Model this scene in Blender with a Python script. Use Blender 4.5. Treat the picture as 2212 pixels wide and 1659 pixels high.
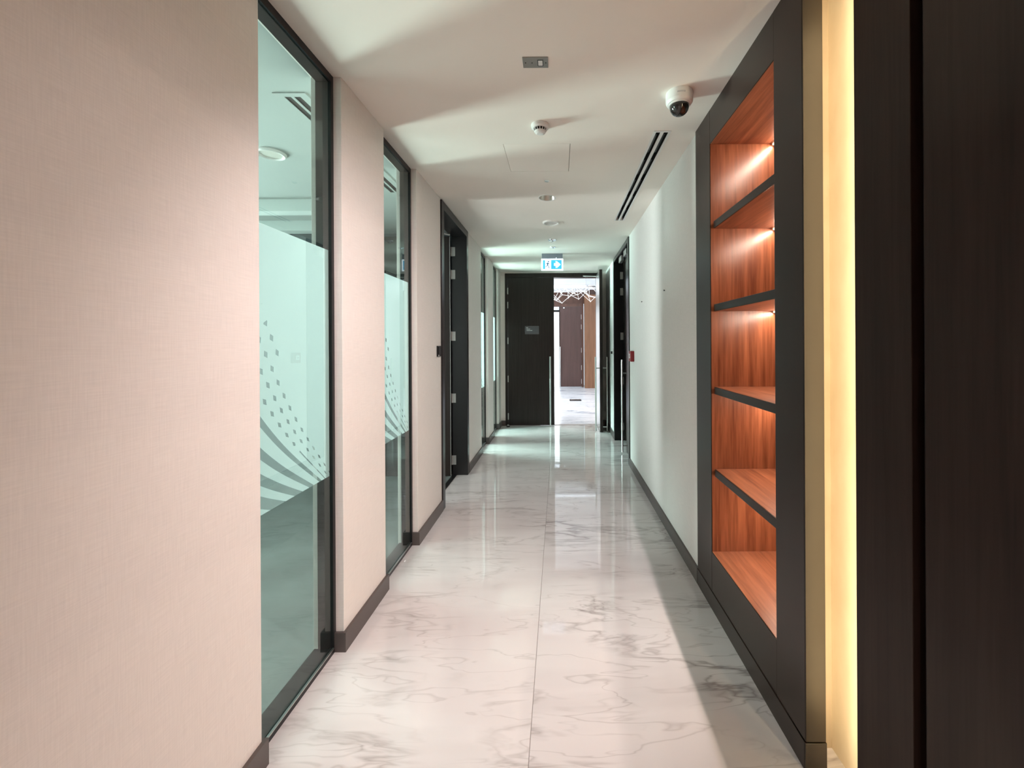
import bpy, bmesh, math, random
from mathutils import Vector, Matrix

random.seed(7)
for _o in list(bpy.data.objects):
    bpy.data.objects.remove(_o, do_unlink=True)
scene = bpy.context.scene
COL = scene.collection

# ------------------------------------------------------------------ camera
W_PX, H_PX, F_PX = 2212, 1659, 900.0
CAM_H = 1.40
VPX, VPY = 1207.0, 742.0
cam_d = bpy.data.cameras.new('camera')
cam_d.sensor_width = 36.0
cam_d.lens = 36.0 * F_PX / W_PX
cam_d.shift_x = -(VPX - W_PX / 2) / W_PX
cam_d.shift_y = -(H_PX / 2 - VPY) / W_PX
cam_d.clip_start = 0.02
cam = bpy.data.objects.new('camera', cam_d)
cam.location = (0, 0, CAM_H)
cam.matrix_world = Matrix.Translation((0, 0, CAM_H)) @ Matrix.Rotation(math.radians(90), 4, 'X') @ Matrix.Rotation(math.radians(-0.30), 4, 'Z')
COL.objects.link(cam)
scene.camera = cam

# ------------------------------------------------------------------ world, daylight, exposure
world = bpy.data.worlds.new('sky')
scene.world = world
world.use_nodes = True
world.node_tree.nodes['Background'].inputs[0].default_value = (0.78, 0.90, 1.0, 1)
world.node_tree.nodes['Background'].inputs[1].default_value = 1.0

def area_light(name, loc, direction, sx, sy, power, color, spread=180):
    d = bpy.data.lights.new(name, 'AREA')
    d.shape = 'RECTANGLE'
    d.size, d.size_y = sx, sy
    d.energy = power
    d.color = color
    d.spread = math.radians(spread)
    o = bpy.data.objects.new(name, d)
    o.location = loc
    o.rotation_euler = Vector(direction).to_track_quat('-Z', 'Y').to_euler()
    COL.objects.link(o)
    return o

# daylight entering through the outer windows of the rooms on the left, plus a side light in the reception
DAY = (0.88, 1.0, 0.97)
area_light('daylight_meeting_room', (-5.30, 4.02, 1.35), (1, -0.50, 0.18), 0.75, 1.2, 56, DAY, 70)
area_light('daylight_meeting_room_side', (-5.30, 1.60, 1.55), (1, 0, 0), 1.6, 1.5, 100, DAY)
area_light('daylight_far_office', (-4.60, 6.30, 1.50), (1, 0, 0), 2.2, 1.6, 600, (0.80, 1.0, 0.97))
area_light('reception_side_light', (-2.4, 10.2, 1.6), (1, 0, 0), 4.0, 2.4, 110, (0.84, 0.94, 1.0))  # area light standing inside the reception, no window behind it

vs = scene.view_settings
scene.display_settings.display_device = 'sRGB'
vs.view_transform = 'Standard'
vs.look = 'None'
vs.gamma = 1.0
vs.use_curve_mapping = False
vs.exposure = 0.42
scene.cycles.max_bounces = 6
scene.cycles.diffuse_bounces = 4
scene.cycles.glossy_bounces = 3
scene.cycles.use_adaptive_sampling = True
scene.cycles.adaptive_threshold = 0.09
scene.cycles.adaptive_min_samples = 20
scene.cycles.transparent_max_bounces = 12
scene.cycles.use_denoising = True
scene.cycles.sample_clamp_indirect = 6.0
scene.cycles.caustics_reflective = False
scene.cycles.caustics_refractive = False

# ------------------------------------------------------------------ helpers
OFF = {}

def link(o, parent=None):
    COL.objects.link(o)
    if parent is not None:
        o.parent = parent
    return o

def tag(o, label=None, cat=None, group=None, kind=None):
    if label: o['label'] = label
    if cat: o['category'] = cat
    if group: o['group'] = group
    if kind: o['kind'] = kind
    return o

def thing(name, loc, label, cat, group=None, kind=None):
    o = bpy.data.objects.new(name, None)
    o.empty_display_size = 0.05
    o.location = loc
    link(o)
    OFF[o.name] = Vector(loc)
    return tag(o, label, cat, group, kind)

def build(name, bm, mat, parent=None, org=None, smooth=False):
    """bm holds world coordinates; the object's origin is its parent's origin or org."""
    off = OFF[parent.name] if parent is not None else Vector(org or (0, 0, 0))
    for v in bm.verts:
        v.co -= off
    bmesh.ops.recalc_face_normals(bm, faces=bm.faces[:])
    me = bpy.data.meshes.new(name)
    bm.to_mesh(me)
    bm.free()
    if smooth:
        for p in me.polygons:
            p.use_smooth = True
    me.materials.append(mat)
    o = bpy.data.objects.new(name, me)
    if parent is None:
        o.location = off
    link(o, parent)
    OFF[o.name] = off
    return o

def bx(bm, x0, x1, y0, y1, z0, z1, bev=0.0):
    b = bmesh.new()
    vs_ = [b.verts.new((x, y, z)) for x in (x0, x1) for y in (y0, y1) for z in (z0, z1)]
    for f in ((0, 1, 3, 2), (4, 6, 7, 5), (0, 4, 5, 1), (2, 3, 7, 6), (0, 2, 6, 4), (1, 5, 7, 3)):
        b.faces.new([vs_[i] for i in f])
    if bev > 0:
        bmesh.ops.bevel(b, geom=b.edges[:], offset=bev, segments=2, affect='EDGES', profile=0.5)
    merge(bm, b)
    return bm

def merge(bm, b):
    me = bpy.data.meshes.new('tmp')
    b.to_mesh(me)
    b.free()
    bm.from_mesh(me)
    bpy.data.meshes.remove(me)

def box(name, x0, x1, y0, y1, z0, z1, mat, parent=None, bev=0.0, org=None):
    return build(name, bx(bmesh.new(), x0, x1, y0, y1, z0, z1, bev), mat, parent, org)

def tube(bm, p0, p1, r, n=12, r2=None):
    p0, p1 = Vector(p0), Vector(p1)
    d = p1 - p0
    q = d.to_track_quat('Z', 'Y').to_matrix()
    r2 = r if r2 is None else r2
    a = [bm.verts.new(p0 + q @ Vector((r * math.cos(2 * math.pi * i / n), r * math.sin(2 * math.pi * i / n), 0))) for i in range(n)]
    b = [bm.verts.new(p1 + q @ Vector((r2 * math.cos(2 * math.pi * i / n), r2 * math.sin(2 * math.pi * i / n), 0))) for i in range(n)]
    for i in range(n):
        bm.faces.new([a[i], a[(i + 1) % n], b[(i + 1) % n], b[i]])
    bm.faces.new(a[::-1])
    bm.faces.new(b)
    return bm

def lathe(bm, prof, cx, cy, n=32, close=False):
    """prof: list of (radius, z)."""
    rings = []
    for r, z in prof:
        if r < 1e-6:
            rings.append([bm.verts.new((cx, cy, z))])
        else:
            rings.append([bm.verts.new((cx + r * math.cos(2 * math.pi * i / n), cy + r * math.sin(2 * math.pi * i / n), z)) for i in range(n)])
    seq = list(zip(rings, rings[1:]))
    if close:
        seq.append((rings[-1], rings[0]))
    for A, Bq in seq:
        for i in range(n):
            j = (i + 1) % n
            if len(A) == 1:
                bm.faces.new([A[0], Bq[j], Bq[i]])
            elif len(Bq) == 1:
                bm.faces.new([A[i], A[j], Bq[0]])
            else:
                bm.faces.new([A[i], A[j], Bq[j], Bq[i]])
    return bm

def prism(bm, pts, axis, a0, a1):
    """pts: 2D outline in the two remaining axes (in x,y,z order) extruded along axis from a0 to a1."""
    def P(p, a):
        if axis == 'y': return (p[0], a, p[1])
        if axis == 'x': return (a, p[0], p[1])
        return (p[0], p[1], a)
    A = [bm.verts.new(P(p, a0)) for p in pts]
    Bq = [bm.verts.new(P(p, a1)) for p in pts]
    n = len(pts)
    for i in range(n):
        bm.faces.new([A[i], A[(i + 1) % n], Bq[(i + 1) % n], Bq[i]])
    bm.faces.new(A[::-1])
    bm.faces.new(Bq)
    return bm

# ------------------------------------------------------------------ materials
def new_mat(name):
    m = bpy.data.materials.new(name)
    m.use_nodes = True
    nt = m.node_tree
    return m, nt, nt.nodes['Principled BSDF'], nt.nodes['Material Output']

def N(nt, typ, **kw):
    n = nt.nodes.new(typ)
    for k, v in kw.items():
        setattr(n, k, v)
    return n

def plain(name, col, rough=0.5, metal=0.0, spec=0.5, emit=None, estr=0.0, coat=0.0, noise=0.0, nscale=40.0, bump=0.0):
    m, nt, b, out = new_mat(name)
    b.inputs['Base Color'].default_value = (*col, 1)
    b.inputs['Roughness'].default_value = rough
    b.inputs['Metallic'].default_value = metal
    b.inputs['Specular IOR Level'].default_value = spec
    b.inputs['Coat Weight'].default_value = coat
    if emit:
        b.inputs['Emission Color'].default_value = (*emit, 1)
        b.inputs['Emission Strength'].default_value = estr
    if noise or bump:
        tc = N(nt, 'ShaderNodeTexCoord')
        nz = N(nt, 'ShaderNodeTexNoise')
        nz.inputs['Scale'].default_value = nscale
        nz.inputs['Detail'].default_value = 4
        nt.links.new(tc.outputs['Object'], nz.inputs['Vector'])
        if noise:
            mx = N(nt, 'ShaderNodeMixRGB', blend_type='MIX')
            mx.inputs[1].default_value = (*[c * (1 - noise) for c in col], 1)
            mx.inputs[2].default_value = (*[min(1, c * (1 + noise)) for c in col], 1)
            nt.links.new(nz.outputs['Fac'], mx.inputs[0])
            nt.links.new(mx.outputs[0], b.inputs['Base Color'])
        if bump:
            bp = N(nt, 'ShaderNodeBump')
            bp.inputs['Strength'].default_value = bump
            bp.inputs['Distance'].default_value = 0.002
            nt.links.new(nz.outputs['Fac'], bp.inputs['Height'])
            nt.links.new(bp.outputs['Normal'], b.inputs['Normal'])
    return m

def ramp(nt, stops):
    r = N(nt, 'ShaderNodeValToRGB')
    el = r.color_ramp.elements
    while len(el) < len(stops):
        el.new(0.5)
    for e, (p, c) in zip(el, stops):
        e.position = p
        e.color = (*c, 1) if len(c) == 3 else c
    return r

def math_n(nt, op, a, b=None):
    n = N(nt, 'ShaderNodeMath', operation=op)
    for i, v in enumerate((a, b)):
        if v is None:
            continue
        if isinstance(v, (int, float)):
            n.inputs[i].default_value = v
        else:
            nt.links.new(v, n.inputs[i])
    return n.outputs[0]

def wallpaper(name, col):
    """woven textile wall covering: fine vertical and horizontal threads"""
    m, nt, b, out = new_mat(name)
    b.inputs['Roughness'].default_value = 0.75
    b.inputs['Specular IOR Level'].default_value = 0.25
    tc = N(nt, 'ShaderNodeTexCoord')
    facs = []
    for sc in ((300, 300, 14), (14, 14, 330)):
        mp = N(nt, 'ShaderNodeMapping')
        mp.inputs['Scale'].default_value = sc
        nz = N(nt, 'ShaderNodeTexNoise')
        nz.inputs['Scale'].default_value = 1.0
        nz.inputs['Detail'].default_value = 2
        nt.links.new(tc.outputs['Object'], mp.inputs[0])
        nt.links.new(mp.outputs[0], nz.inputs['Vector'])
        facs.append(nz.outputs['Fac'])
    s = math_n(nt, 'MULTIPLY', math_n(nt, 'ADD', facs[0], facs[1]), 0.5)
    r = ramp(nt, [(0.30, [c * 0.94 for c in col]), (0.70, [min(1, c * 1.05) for c in col])])
    nt.links.new(s, r.inputs[0])
    nt.links.new(r.outputs[0], b.inputs['Base Color'])
    bp = N(nt, 'ShaderNodeBump')
    bp.inputs['Strength'].default_value = 0.12
    bp.inputs['Distance'].default_value = 0.001
    nt.links.new(s, bp.inputs['Height'])
    nt.links.new(bp.outputs['Normal'], b.inputs['Normal'])
    return m

def marble(name, seed, base, vein, rough=0.06, amount=1.0):
    m, nt, b, out = new_mat(name)
    b.inputs['Roughness'].default_value = rough
    b.inputs['Specular IOR Level'].default_value = 0.5
    tc = N(nt, 'ShaderNodeTexCoord')
    mp = N(nt, 'ShaderNodeMapping')
    mp.inputs['Location'].default_value = (seed * 3.1, seed * 1.7, seed)
    mp.inputs['Rotation'].default_value = (0, 0, math.radians(-30))
    mp.inputs['Scale'].default_value = (0.34, 1.55, 1)
    nt.links.new(tc.outputs['Object'], mp.inputs[0])
    # domain warp
    wn = N(nt, 'ShaderNodeTexNoise')
    wn.inputs['Scale'].default_value = 2.2
    wn.inputs['Detail'].default_value = 4
    nt.links.new(mp.outputs[0], wn.inputs['Vector'])
    sub = N(nt, 'ShaderNodeVectorMath', operation='SUBTRACT')
    nt.links.new(wn.outputs['Color'], sub.inputs[0])
    sub.inputs[1].default_value = (0.5, 0.5, 0.5)
    scl = N(nt, 'ShaderNodeVectorMath', operation='SCALE')
    nt.links.new(sub.outputs[0], scl.inputs[0])
    scl.inputs['Scale'].default_value = 0.40
    add = N(nt, 'ShaderNodeVectorMath', operation='ADD')
    nt.links.new(mp.outputs[0], add.inputs[0])
    nt.links.new(scl.outputs[0], add.inputs[1])
    def vein_layer(scale, width, detail, dist):
        nz = N(nt, 'ShaderNodeTexNoise')
        nz.inputs['Scale'].default_value = scale
        nz.inputs['Detail'].default_value = detail
        nz.inputs['Roughness'].default_value = 0.55
        nz.inputs['Distortion'].default_value = dist
        nt.links.new(add.outputs[0], nz.inputs['Vector'])
        a = math_n(nt, 'ABSOLUTE', math_n(nt, 'SUBTRACT', nz.outputs['Fac'], 0.5))
        v = math_n(nt, 'SUBTRACT', 1.0, math_n(nt, 'DIVIDE', a, width))
        return math_n(nt, 'POWER', math_n(nt, 'MAXIMUM', v, 0.0), 1.6)
    # where veins fade in and out
    md = N(nt, 'ShaderNodeTexNoise')
    md.inputs['Scale'].default_value = 1.6
    md.inputs['Detail'].default_value = 3
    nt.links.new(tc.outputs['Object'], md.inputs['Vector'])
    mr = ramp(nt, [(0.42, (0, 0, 0)), (0.66, (1, 1, 1))])
    nt.links.new(md.outputs['Fac'], mr.inputs[0])
    v1 = math_n(nt, 'MULTIPLY', vein_layer(1.5, 0.026, 6, 0.3), mr.outputs[0])
    v2 = math_n(nt, 'MULTIPLY', vein_layer(4.2, 0.022, 3, 0.5), math_n(nt, 'MULTIPLY', mr.outputs[0], 0.7))
    v3 = math_n(nt, 'MULTIPLY', vein_layer(2.4, 0.010, 4, 0.2), 0.35)
    cl = N(nt, 'ShaderNodeTexNoise')
    cl.inputs['Scale'].default_value = 2.6
    cl.inputs['Detail'].default_value = 3
    nt.links.new(add.outputs[0], cl.inputs['Vector'])
    cr = ramp(nt, [(0.45, (0, 0, 0)), (0.78, (1, 1, 1))])
    nt.links.new(cl.outputs['Fac'], cr.inputs[0])
    tot = math_n(nt, 'ADD', math_n(nt, 'MAXIMUM', v1, v2), v3)
    tot = math_n(nt, 'ADD', tot, math_n(nt, 'MULTIPLY', cr.outputs[0], 0.28))
    tot = math_n(nt, 'MINIMUM', math_n(nt, 'MULTIPLY', tot, amount), 1.0)
    mx = N(nt, 'ShaderNodeMixRGB')
    mx.inputs[1].default_value = (*base, 1)
    mx.inputs[2].default_value = (*vein, 1)
    nt.links.new(tot, mx.inputs[0])
    nt.links.new(mx.outputs[0], b.inputs['Base Color'])
    return m

def wood(name, dark, light, scale=(26, 26, 1.6), rough=0.38, rot=(0, 0, 0), spec=0.5):
    m, nt, b, out = new_mat(name)
    b.inputs['Specular IOR Level'].default_value = spec
    b.inputs['Roughness'].default_value = rough
    tc = N(nt, 'ShaderNodeTexCoord')
    mp = N(nt, 'ShaderNodeMapping')
    mp.inputs['Scale'].default_value = scale
    mp.inputs['Rotation'].default_value = rot
    nt.links.new(tc.outputs['Object'], mp.inputs[0])
    n1 = N(nt, 'ShaderNodeTexNoise')
    n1.inputs['Scale'].default_value = 1.0
    n1.inputs['Detail'].default_value = 6
    n1.inputs['Distortion'].default_value = 0.6
    nt.links.new(mp.outputs[0], n1.inputs['Vector'])
    n2 = N(nt, 'ShaderNodeTexNoise')
    n2.inputs['Scale'].default_value = 4.5
    n2.inputs['Detail'].default_value = 3
    nt.links.new(mp.outputs[0], n2.inputs['Vector'])
    s = math_n(nt, 'ADD', math_n(nt, 'MULTIPLY', n1.outputs['Fac'], 0.7), math_n(nt, 'MULTIPLY', n2.outputs['Fac'], 0.3))
    mid = [(a + c) / 2 for a, c in zip(dark, light)]
    r = ramp(nt, [(0.33, dark), (0.5, mid), (0.66, light)])
    nt.links.new(s, r.inputs[0])
    nt.links.new(r.outputs[0], b.inputs['Base Color'])
    return m

def glass(name, tint, fres=1.5, rough=0.0):
    m, nt, b, out = new_mat(name)
    nt.nodes.remove(b)
    tr = N(nt, 'ShaderNodeBsdfTransparent')
    tr.inputs[0].default_value = (*tint, 1)
    gl = N(nt, 'ShaderNodeBsdfGlossy')
    gl.inputs['Roughness'].default_value = rough
    gl.inputs['Color'].default_value = (0.95, 1, 0.98, 1)
    fr = N(nt, 'ShaderNodeFresnel')
    fr.inputs['IOR'].default_value = fres
    mx = N(nt, 'ShaderNodeMixShader')
    ge = N(nt, 'ShaderNodeNewGeometry')        # the second face of the sheet only transmits
    fac = math_n(nt, 'MULTIPLY', fr.outputs[0], math_n(nt, 'SUBTRACT', 1.0, ge.outputs['Backfacing']))
    nt.links.new(fac, mx.inputs[0])
    nt.links.new(tr.outputs[0], mx.inputs[1])
    nt.links.new(gl.outputs[0], mx.inputs[2])
    nt.links.new(mx.outputs[0], out.inputs[0])
    return m

def frosted_film(name):
    """matt etched film with clear curved bands and rows of clear diamonds, in polar
    coordinates around a point past the far lower corner of the pane (object space: y along, z up)"""
    m, nt, b, out = new_mat(name)
    nt.nodes.remove(b)
    tc = N(nt, 'ShaderNodeTexCoord')
    sp = N(nt, 'ShaderNodeSeparateXYZ')
    nt.links.new(tc.outputs['Object'], sp.inputs[0])
    dy = math_n(nt, 'SUBTRACT', 0.19, sp.outputs['Y'])          # distance back from the pole
    dz = math_n(nt, 'SUBTRACT', sp.outputs['Z'], 0.55)
    ang = math_n(nt, 'DEGREES', math_n(nt, 'ARCTAN2', dz, dy))
    rad = math_n(nt, 'SQRT', math_n(nt, 'ADD', math_n(nt, 'MULTIPLY', dy, dy), math_n(nt, 'MULTIPLY', dz, dz)))
    # gentle sag of the curves
    ang2 = math_n(nt, 'ADD', ang, math_n(nt, 'MULTIPLY', math_n(nt, 'SINE', math_n(nt, 'MULTIPLY', math_n(nt, 'SUBTRACT', rad, 0.38), 6.0)), 1.2))
    masks = []
    for a0, w in ((46.0, 0.28), (42.3, 0.85), (36.8, 1.15), (31.4, 1.35), (26.0, 1.6), (20.2, 1.9)):
        d = math_n(nt, 'ABSOLUTE', math_n(nt, 'SUBTRACT', ang2, a0))
        masks.append(math_n(nt, 'LESS_THAN', d, w))
    band = masks[0]
    band = math_n(nt, 'MULTIPLY', band, math_n(nt, 'LESS_THAN', rad, 0.60))
    for k in masks[1:]:
        band = math_n(nt, 'MAXIMUM', band, k)
    dots = None
    for a0, ph, rmin in ((46.2, 0.0, 0.64), (49.2, 0.5, 0.30), (52.2, 0.0, 0.30), (55.3, 0.5, 0.95)):
        fr = math_n(nt, 'FRACT', math_n(nt, 'ADD', math_n(nt, 'DIVIDE', rad, 0.062), ph))
        dr = math_n(nt, 'DIVIDE', math_n(nt, 'ABSOLUTE', math_n(nt, 'SUBTRACT', fr, 0.5)), 0.26)
        da = math_n(nt, 'DIVIDE', math_n(nt, 'ABSOLUTE', math_n(nt, 'SUBTRACT', ang2, a0)), 0.62)
        dd = math_n(nt, 'LESS_THAN', math_n(nt, 'ADD', dr, da), 1.0)
        dd = math_n(nt, 'MULTIPLY', dd, math_n(nt, 'GREATER_THAN', rad, rmin))
        dd = math_n(nt, 'MULTIPLY', dd, math_n(nt, 'LESS_THAN', rad, 1.12))
        dots = dd if dots is None else math_n(nt, 'MAXIMUM', dots, dd)
    clear = math_n(nt, 'MULTIPLY', math_n(nt, 'MAXIMUM', band, dots), 0.62)
    tl = N(nt, 'ShaderNodeBsdfTranslucent')
    tl.inputs[0].default_value = (0.42, 0.445, 0.445, 1)
    df = N(nt, 'ShaderNodeBsdfDiffuse')
    df.inputs[0].default_value = (0.50, 0.525, 0.525, 1)
    fm = N(nt, 'ShaderNodeMixShader')
    fm.inputs[0].default_value = 0.38
    nt.links.new(tl.outputs[0], fm.inputs[1])
    nt.links.new(df.outputs[0], fm.inputs[2])
    tr = N(nt, 'ShaderNodeBsdfTransparent')
    tr.inputs[0].default_value = (0.97, 1, 0.99, 1)
    mx = N(nt, 'ShaderNodeMixShader')
    nt.links.new(clear, mx.inputs[0])
    nt.links.new(fm.outputs[0], mx.inputs[1])
    nt.links.new(tr.outputs[0], mx.inputs[2])
    nt.links.new(mx.outputs[0], out.inputs[0])
    return m

M = {}
M['wallpaper'] = wallpaper('woven_wallpaper', (0.79, 0.73, 0.69))
M['plaster'] = plain('white_plaster', (0.70, 0.69, 0.67), 0.7, noise=0.02, nscale=6, bump=0.05)
M['ceiling'] = plain('ceiling_paint', (0.90, 0.835, 0.77), 0.8, spec=0.2, noise=0.015, nscale=5)
M['marble_a'] = marble('marble_left_slab', 1.0, (0.69, 0.65, 0.645), (0.34, 0.30, 0.29), rough=0.035, amount=0.85)
M['marble_b'] = marble('marble_right_slab', 4.0, (0.675, 0.637, 0.635), (0.33, 0.29, 0.285), rough=0.035, amount=1.1)
M['marble_c'] = marble('marble_reception', 9.0, (0.76, 0.79, 0.84), (0.30, 0.34, 0.41), rough=0.22, amount=1.5)
M['grout'] = plain('grout', (0.28, 0.25, 0.235), 0.8, noise=0.05)
M['skirting'] = plain('bronze_skirting', (0.105, 0.085, 0.08), 0.34, metal=0.25, noise=0.06, nscale=18)
M['cabinet_dark'] = plain('bronze_lacquer', (0.034, 0.0215, 0.0175), 0.34, metal=0.1, spec=0.25, noise=0.08, nscale=9)
M['panel_dark'] = wood('dark_brown_veneer', (0.017, 0.0085, 0.006), (0.032, 0.018, 0.0135), scale=(30, 30, 1.2), rough=0.45, spec=0.14)
M['door_dark'] = wood('espresso_veneer', (0.012, 0.008, 0.007), (0.030, 0.021, 0.018), scale=(40, 40, 1.5), rough=0.36, spec=0.3)
M['frame_dark'] = plain('dark_anodised_frame', (0.016, 0.014, 0.0145), 0.28, metal=0.15, noise=0.05, nscale=12)
M['black_metal'] = plain('black_metal', (0.012, 0.012, 0.013), 0.30, metal=0.3, noise=0.05)
M['black_matt'] = plain('matt_black', (0.004, 0.004, 0.004), 0.8, noise=0.1)
M['steel'] = plain('brushed_steel', (0.62, 0.62, 0.61), 0.28, metal=1.0, noise=0.05, nscale=60)
M['hinge_steel'] = plain('satin_hinge_steel', (0.50, 0.49, 0.47), 0.42, metal=0.7, noise=0.04)
M['white_plastic'] = plain('white_plastic', (0.80, 0.79, 0.77), 0.42, noise=0.01)
M['dome'] = plain('smoked_dome', (0.010, 0.009, 0.008), 0.06, coat=0.6, noise=0.05)
M['red'] = plain('red_plastic', (0.26, 0.008, 0.013), 0.4, noise=0.04)
M['walnut'] = wood('walnut_veneer', (0.13, 0.036, 0.016), (0.36, 0.125, 0.056), scale=(24, 24, 1.3), rough=0.27)
M['walnut_shelf'] = wood('walnut_shelf_veneer', (0.17, 0.052, 0.025), (0.42, 0.155, 0.076), scale=(24, 1.6, 24), rough=0.36)
M['rec_wood'] = wood('reception_panelling', (0.075, 0.034, 0.024), (0.14, 0.066, 0.046), scale=(12, 12, 0.9), rough=0.4)
M['rec_wood_light'] = wood('reception_pillar_veneer', (0.17, 0.075, 0.036), (0.25, 0.12, 0.065), scale=(12, 12, 0.9), rough=0.4)
M['rec_door'] = wood('reception_door_veneer', (0.068, 0.036, 0.032), (0.098, 0.054, 0.048), scale=(14, 14, 1.0), rough=0.35)
M['cove_stone'] = wood('honey_backlit_stone', (0.74, 0.60, 0.42), (0.84, 0.72, 0.54), scale=(5, 5, 2.2), rough=0.5)
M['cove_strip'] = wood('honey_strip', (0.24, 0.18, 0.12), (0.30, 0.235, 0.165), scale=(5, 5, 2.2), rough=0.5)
M['bronze_post'] = plain('bronze_post', (0.014, 0.0095, 0.005), 0.30, metal=0.2, noise=0.12, nscale=7)
M['glass'] = glass('green_tinted_glass', (0.87, 0.955, 0.93), 1.72)
M['film'] = frosted_film('etched_window_film')
M['carpet'] = plain('grey_carpet', (0.17, 0.195, 0.19), 0.8, noise=0.45, nscale=2.6)
M['room_wall'] = plain('office_wall', (0.62, 0.67, 0.66), 0.7, noise=0.02)
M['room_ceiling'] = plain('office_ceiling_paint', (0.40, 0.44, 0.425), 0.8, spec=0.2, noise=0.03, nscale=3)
M['room_bulk'] = plain('office_bulkhead_paint', (0.60, 0.66, 0.64), 0.8, spec=0.2, noise=0.03, nscale=3)
M['wall_pale'] = wallpaper('pale_wall_covering', (0.79, 0.78, 0.76))
M['room_dark_wall'] = plain('slate_office_wall', (0.085, 0.105, 0.115), 0.4, noise=0.1, nscale=4)
M['brushed_plate'] = plain('brushed_plate', (0.30, 0.285, 0.265), 0.4, metal=0.6, noise=0.1, nscale=30)
M['sign_white'] = plain('lit_white_sign', (0.9, 0.95, 1), 0.4, emit=(0.78, 0.90, 1.0), estr=1.3, noise=0.01)
M['sign_ink'] = plain('dark_sign_ink', (0.02, 0.12, 0.22), 0.5, emit=(0.02, 0.14, 0.28), estr=0.4, noise=0.01)
M['sign_blue'] = plain('lit_blue_sign', (0.05, 0.45, 0.7), 0.4, emit=(0.04, 0.40, 0.72), estr=0.85, noise=0.01)
M['sign_mount'] = plain('grey_blue_housing', (0.32, 0.36, 0.44), 0.4, noise=0.03)
M['plaque'] = plain('acrylic_plaque', (0.10, 0.10, 0.11), 0.18, coat=0.5, noise=0.05)
M['plaque_print'] = plain('plaque_print', (0.55, 0.55, 0.57), 0.5, noise=0.05)
M['led_warm'] = plain('warm_led', (1, 0.9, 0.75), 0.5, emit=(1.0, 0.78, 0.52), estr=1.8, noise=0.01)
M['led_cove'] = plain('yellow_led', (1, 0.85, 0.5), 0.5, emit=(1.0, 0.76, 0.42), estr=3.0, noise=0.01)
M['lamp_lens'] = plain('lit_lamp_lens', (1, 0.95, 0.9), 0.5, emit=(1.0, 0.83, 0.72), estr=12.0, noise=0.01)
M['lamp_off'] = plain('unlit_lamp_lens', (0.62, 0.60, 0.55), 0.35, noise=0.05)
M['reflector'] = plain('satin_reflector', (0.60, 0.57, 0.52), 0.30, metal=0.8, noise=0.05)
M['tube_white'] = plain('white_tube', (0.85, 0.85, 0.85), 0.4, emit=(1, 0.95, 0.9), estr=0.12, noise=0.01)
M['emissive_pane'] = plain('white_emissive_pane', (0.9, 0.9, 0.9), 0.4, emit=(0.95, 0.97, 1.0), estr=0.95, noise=0.01)
M['rec_white'] = plain('reception_white_paint', (0.84, 0.87, 0.90), 0.8, spec=0.2, noise=0.01)
M['crystal'] = plain('clear_fixture', (0.80, 0.82, 0.82), 0.12, metal=0.5, noise=0.05)

# ------------------------------------------------------------------ dimensions
XL, XR = -0.99, 0.81            # wall faces
ZC = 2.625                      # ceiling
YE = 7.12                       # end wall face
GX = -1.030                     # window glass, corridor face
WALL_T = 0.14
SK = 0.088                      # skirting height
WIN = [(1.380, 1.908), (2.370, 2.912), (5.320, 5.840), (6.300, 6.830)]
D1 = (3.500, 4.520)             # left door, outer frame
D2 = (4.750, 6.070)             # right double door, outer frame
DOOR_H = 2.617

# ------------------------------------------------------------------ setting: floor
floor = thing('floor', (0, 3.4, 0), 'pale marble corridor floor laid in two long rows of slabs', None, kind='structure')
JX = -0.108
box('slab', XL - WALL_T, JX - 0.0012, -4.1, YE + 0.13, -0.03, 0.0, M['marble_a'], floor, bev=0.0008)
box('slab', JX + 0.0012, 1.02, -4.1, YE + 0.13, -0.03, 0.0, M['marble_b'], floor, bev=0.0008)
box('joint', JX - 0.02, JX + 0.02, -4.1, YE + 0.13, -0.032, -0.0008, M['grout'], floor)
box('lobby_floor', -3.0, XL - WALL_T, -4.1, -0.40, -0.03, 0.0, M['marble_a'], floor)
box('lobby_floor', 1.02, 3.0, -4.1, -0.25, -0.03, 0.0, M['marble_b'], floor)

rf = box('floor', -3.2, 4.2, YE + 0.131, 14.0, -0.03, 0.0, M['marble_c'], org=(0, 10, 0))
tag(rf, 'glossy bluish marble floor of the bright reception', None, kind='structure')
of = box('floor', -5.6, XL - WALL_T - 0.001, -0.39, 8.6, -0.03, -0.001, M['carpet'], org=(-3, 3, 0))
tag(of, 'grey mottled carpet in the glazed rooms', None, kind='structure')
df_ = box('floor', 1.021, 3.0, 4.4, 7.1, -0.03, -0.001, M['carpet'], org=(2, 5.6, 0))
tag(df_, 'dark floor inside the unlit room', None, kind='structure')

# ------------------------------------------------------------------ setting: ceiling with real recesses
DL = (-0.090, 3.50, 0.070)                 # recessed downlight: x, y, radius
DIFF = (0.572, 0.644, 2.42, 4.15)          # slot diffuser: x0, x1, y0, y1
ACC = (-0.335, 0.078, 2.555, 2.965)        # access panel
cut = bmesh.new()
tube(cut, (DL[0], DL[1], ZC - 0.05), (DL[0], DL[1], ZC + 0.07), DL[2], 40)
bx(cut, DIFF[0], DIFF[0] + 0.026, DIFF[2], DIFF[3], ZC - 0.05, ZC + 0.05)
bx(cut, DIFF[1] - 0.026, DIFF[1], DIFF[2], DIFF[3], ZC - 0.05, ZC + 0.05)
bx(cut, ACC[0], ACC[1], ACC[2], ACC[3], ZC - 0.05, ZC + 0.02)
cme = bpy.data.meshes.new('cutter')
cut.to_mesh(cme); cut.free()
cutter = bpy.data.objects.new('cutter', cme)
COL.objects.link(cutter)
ceil = box('ceiling', XL - WALL_T, 3.1, -4.2, YE + 0.131, ZC, ZC + 0.14, M['ceiling'], org=(0, 3, ZC))
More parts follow.
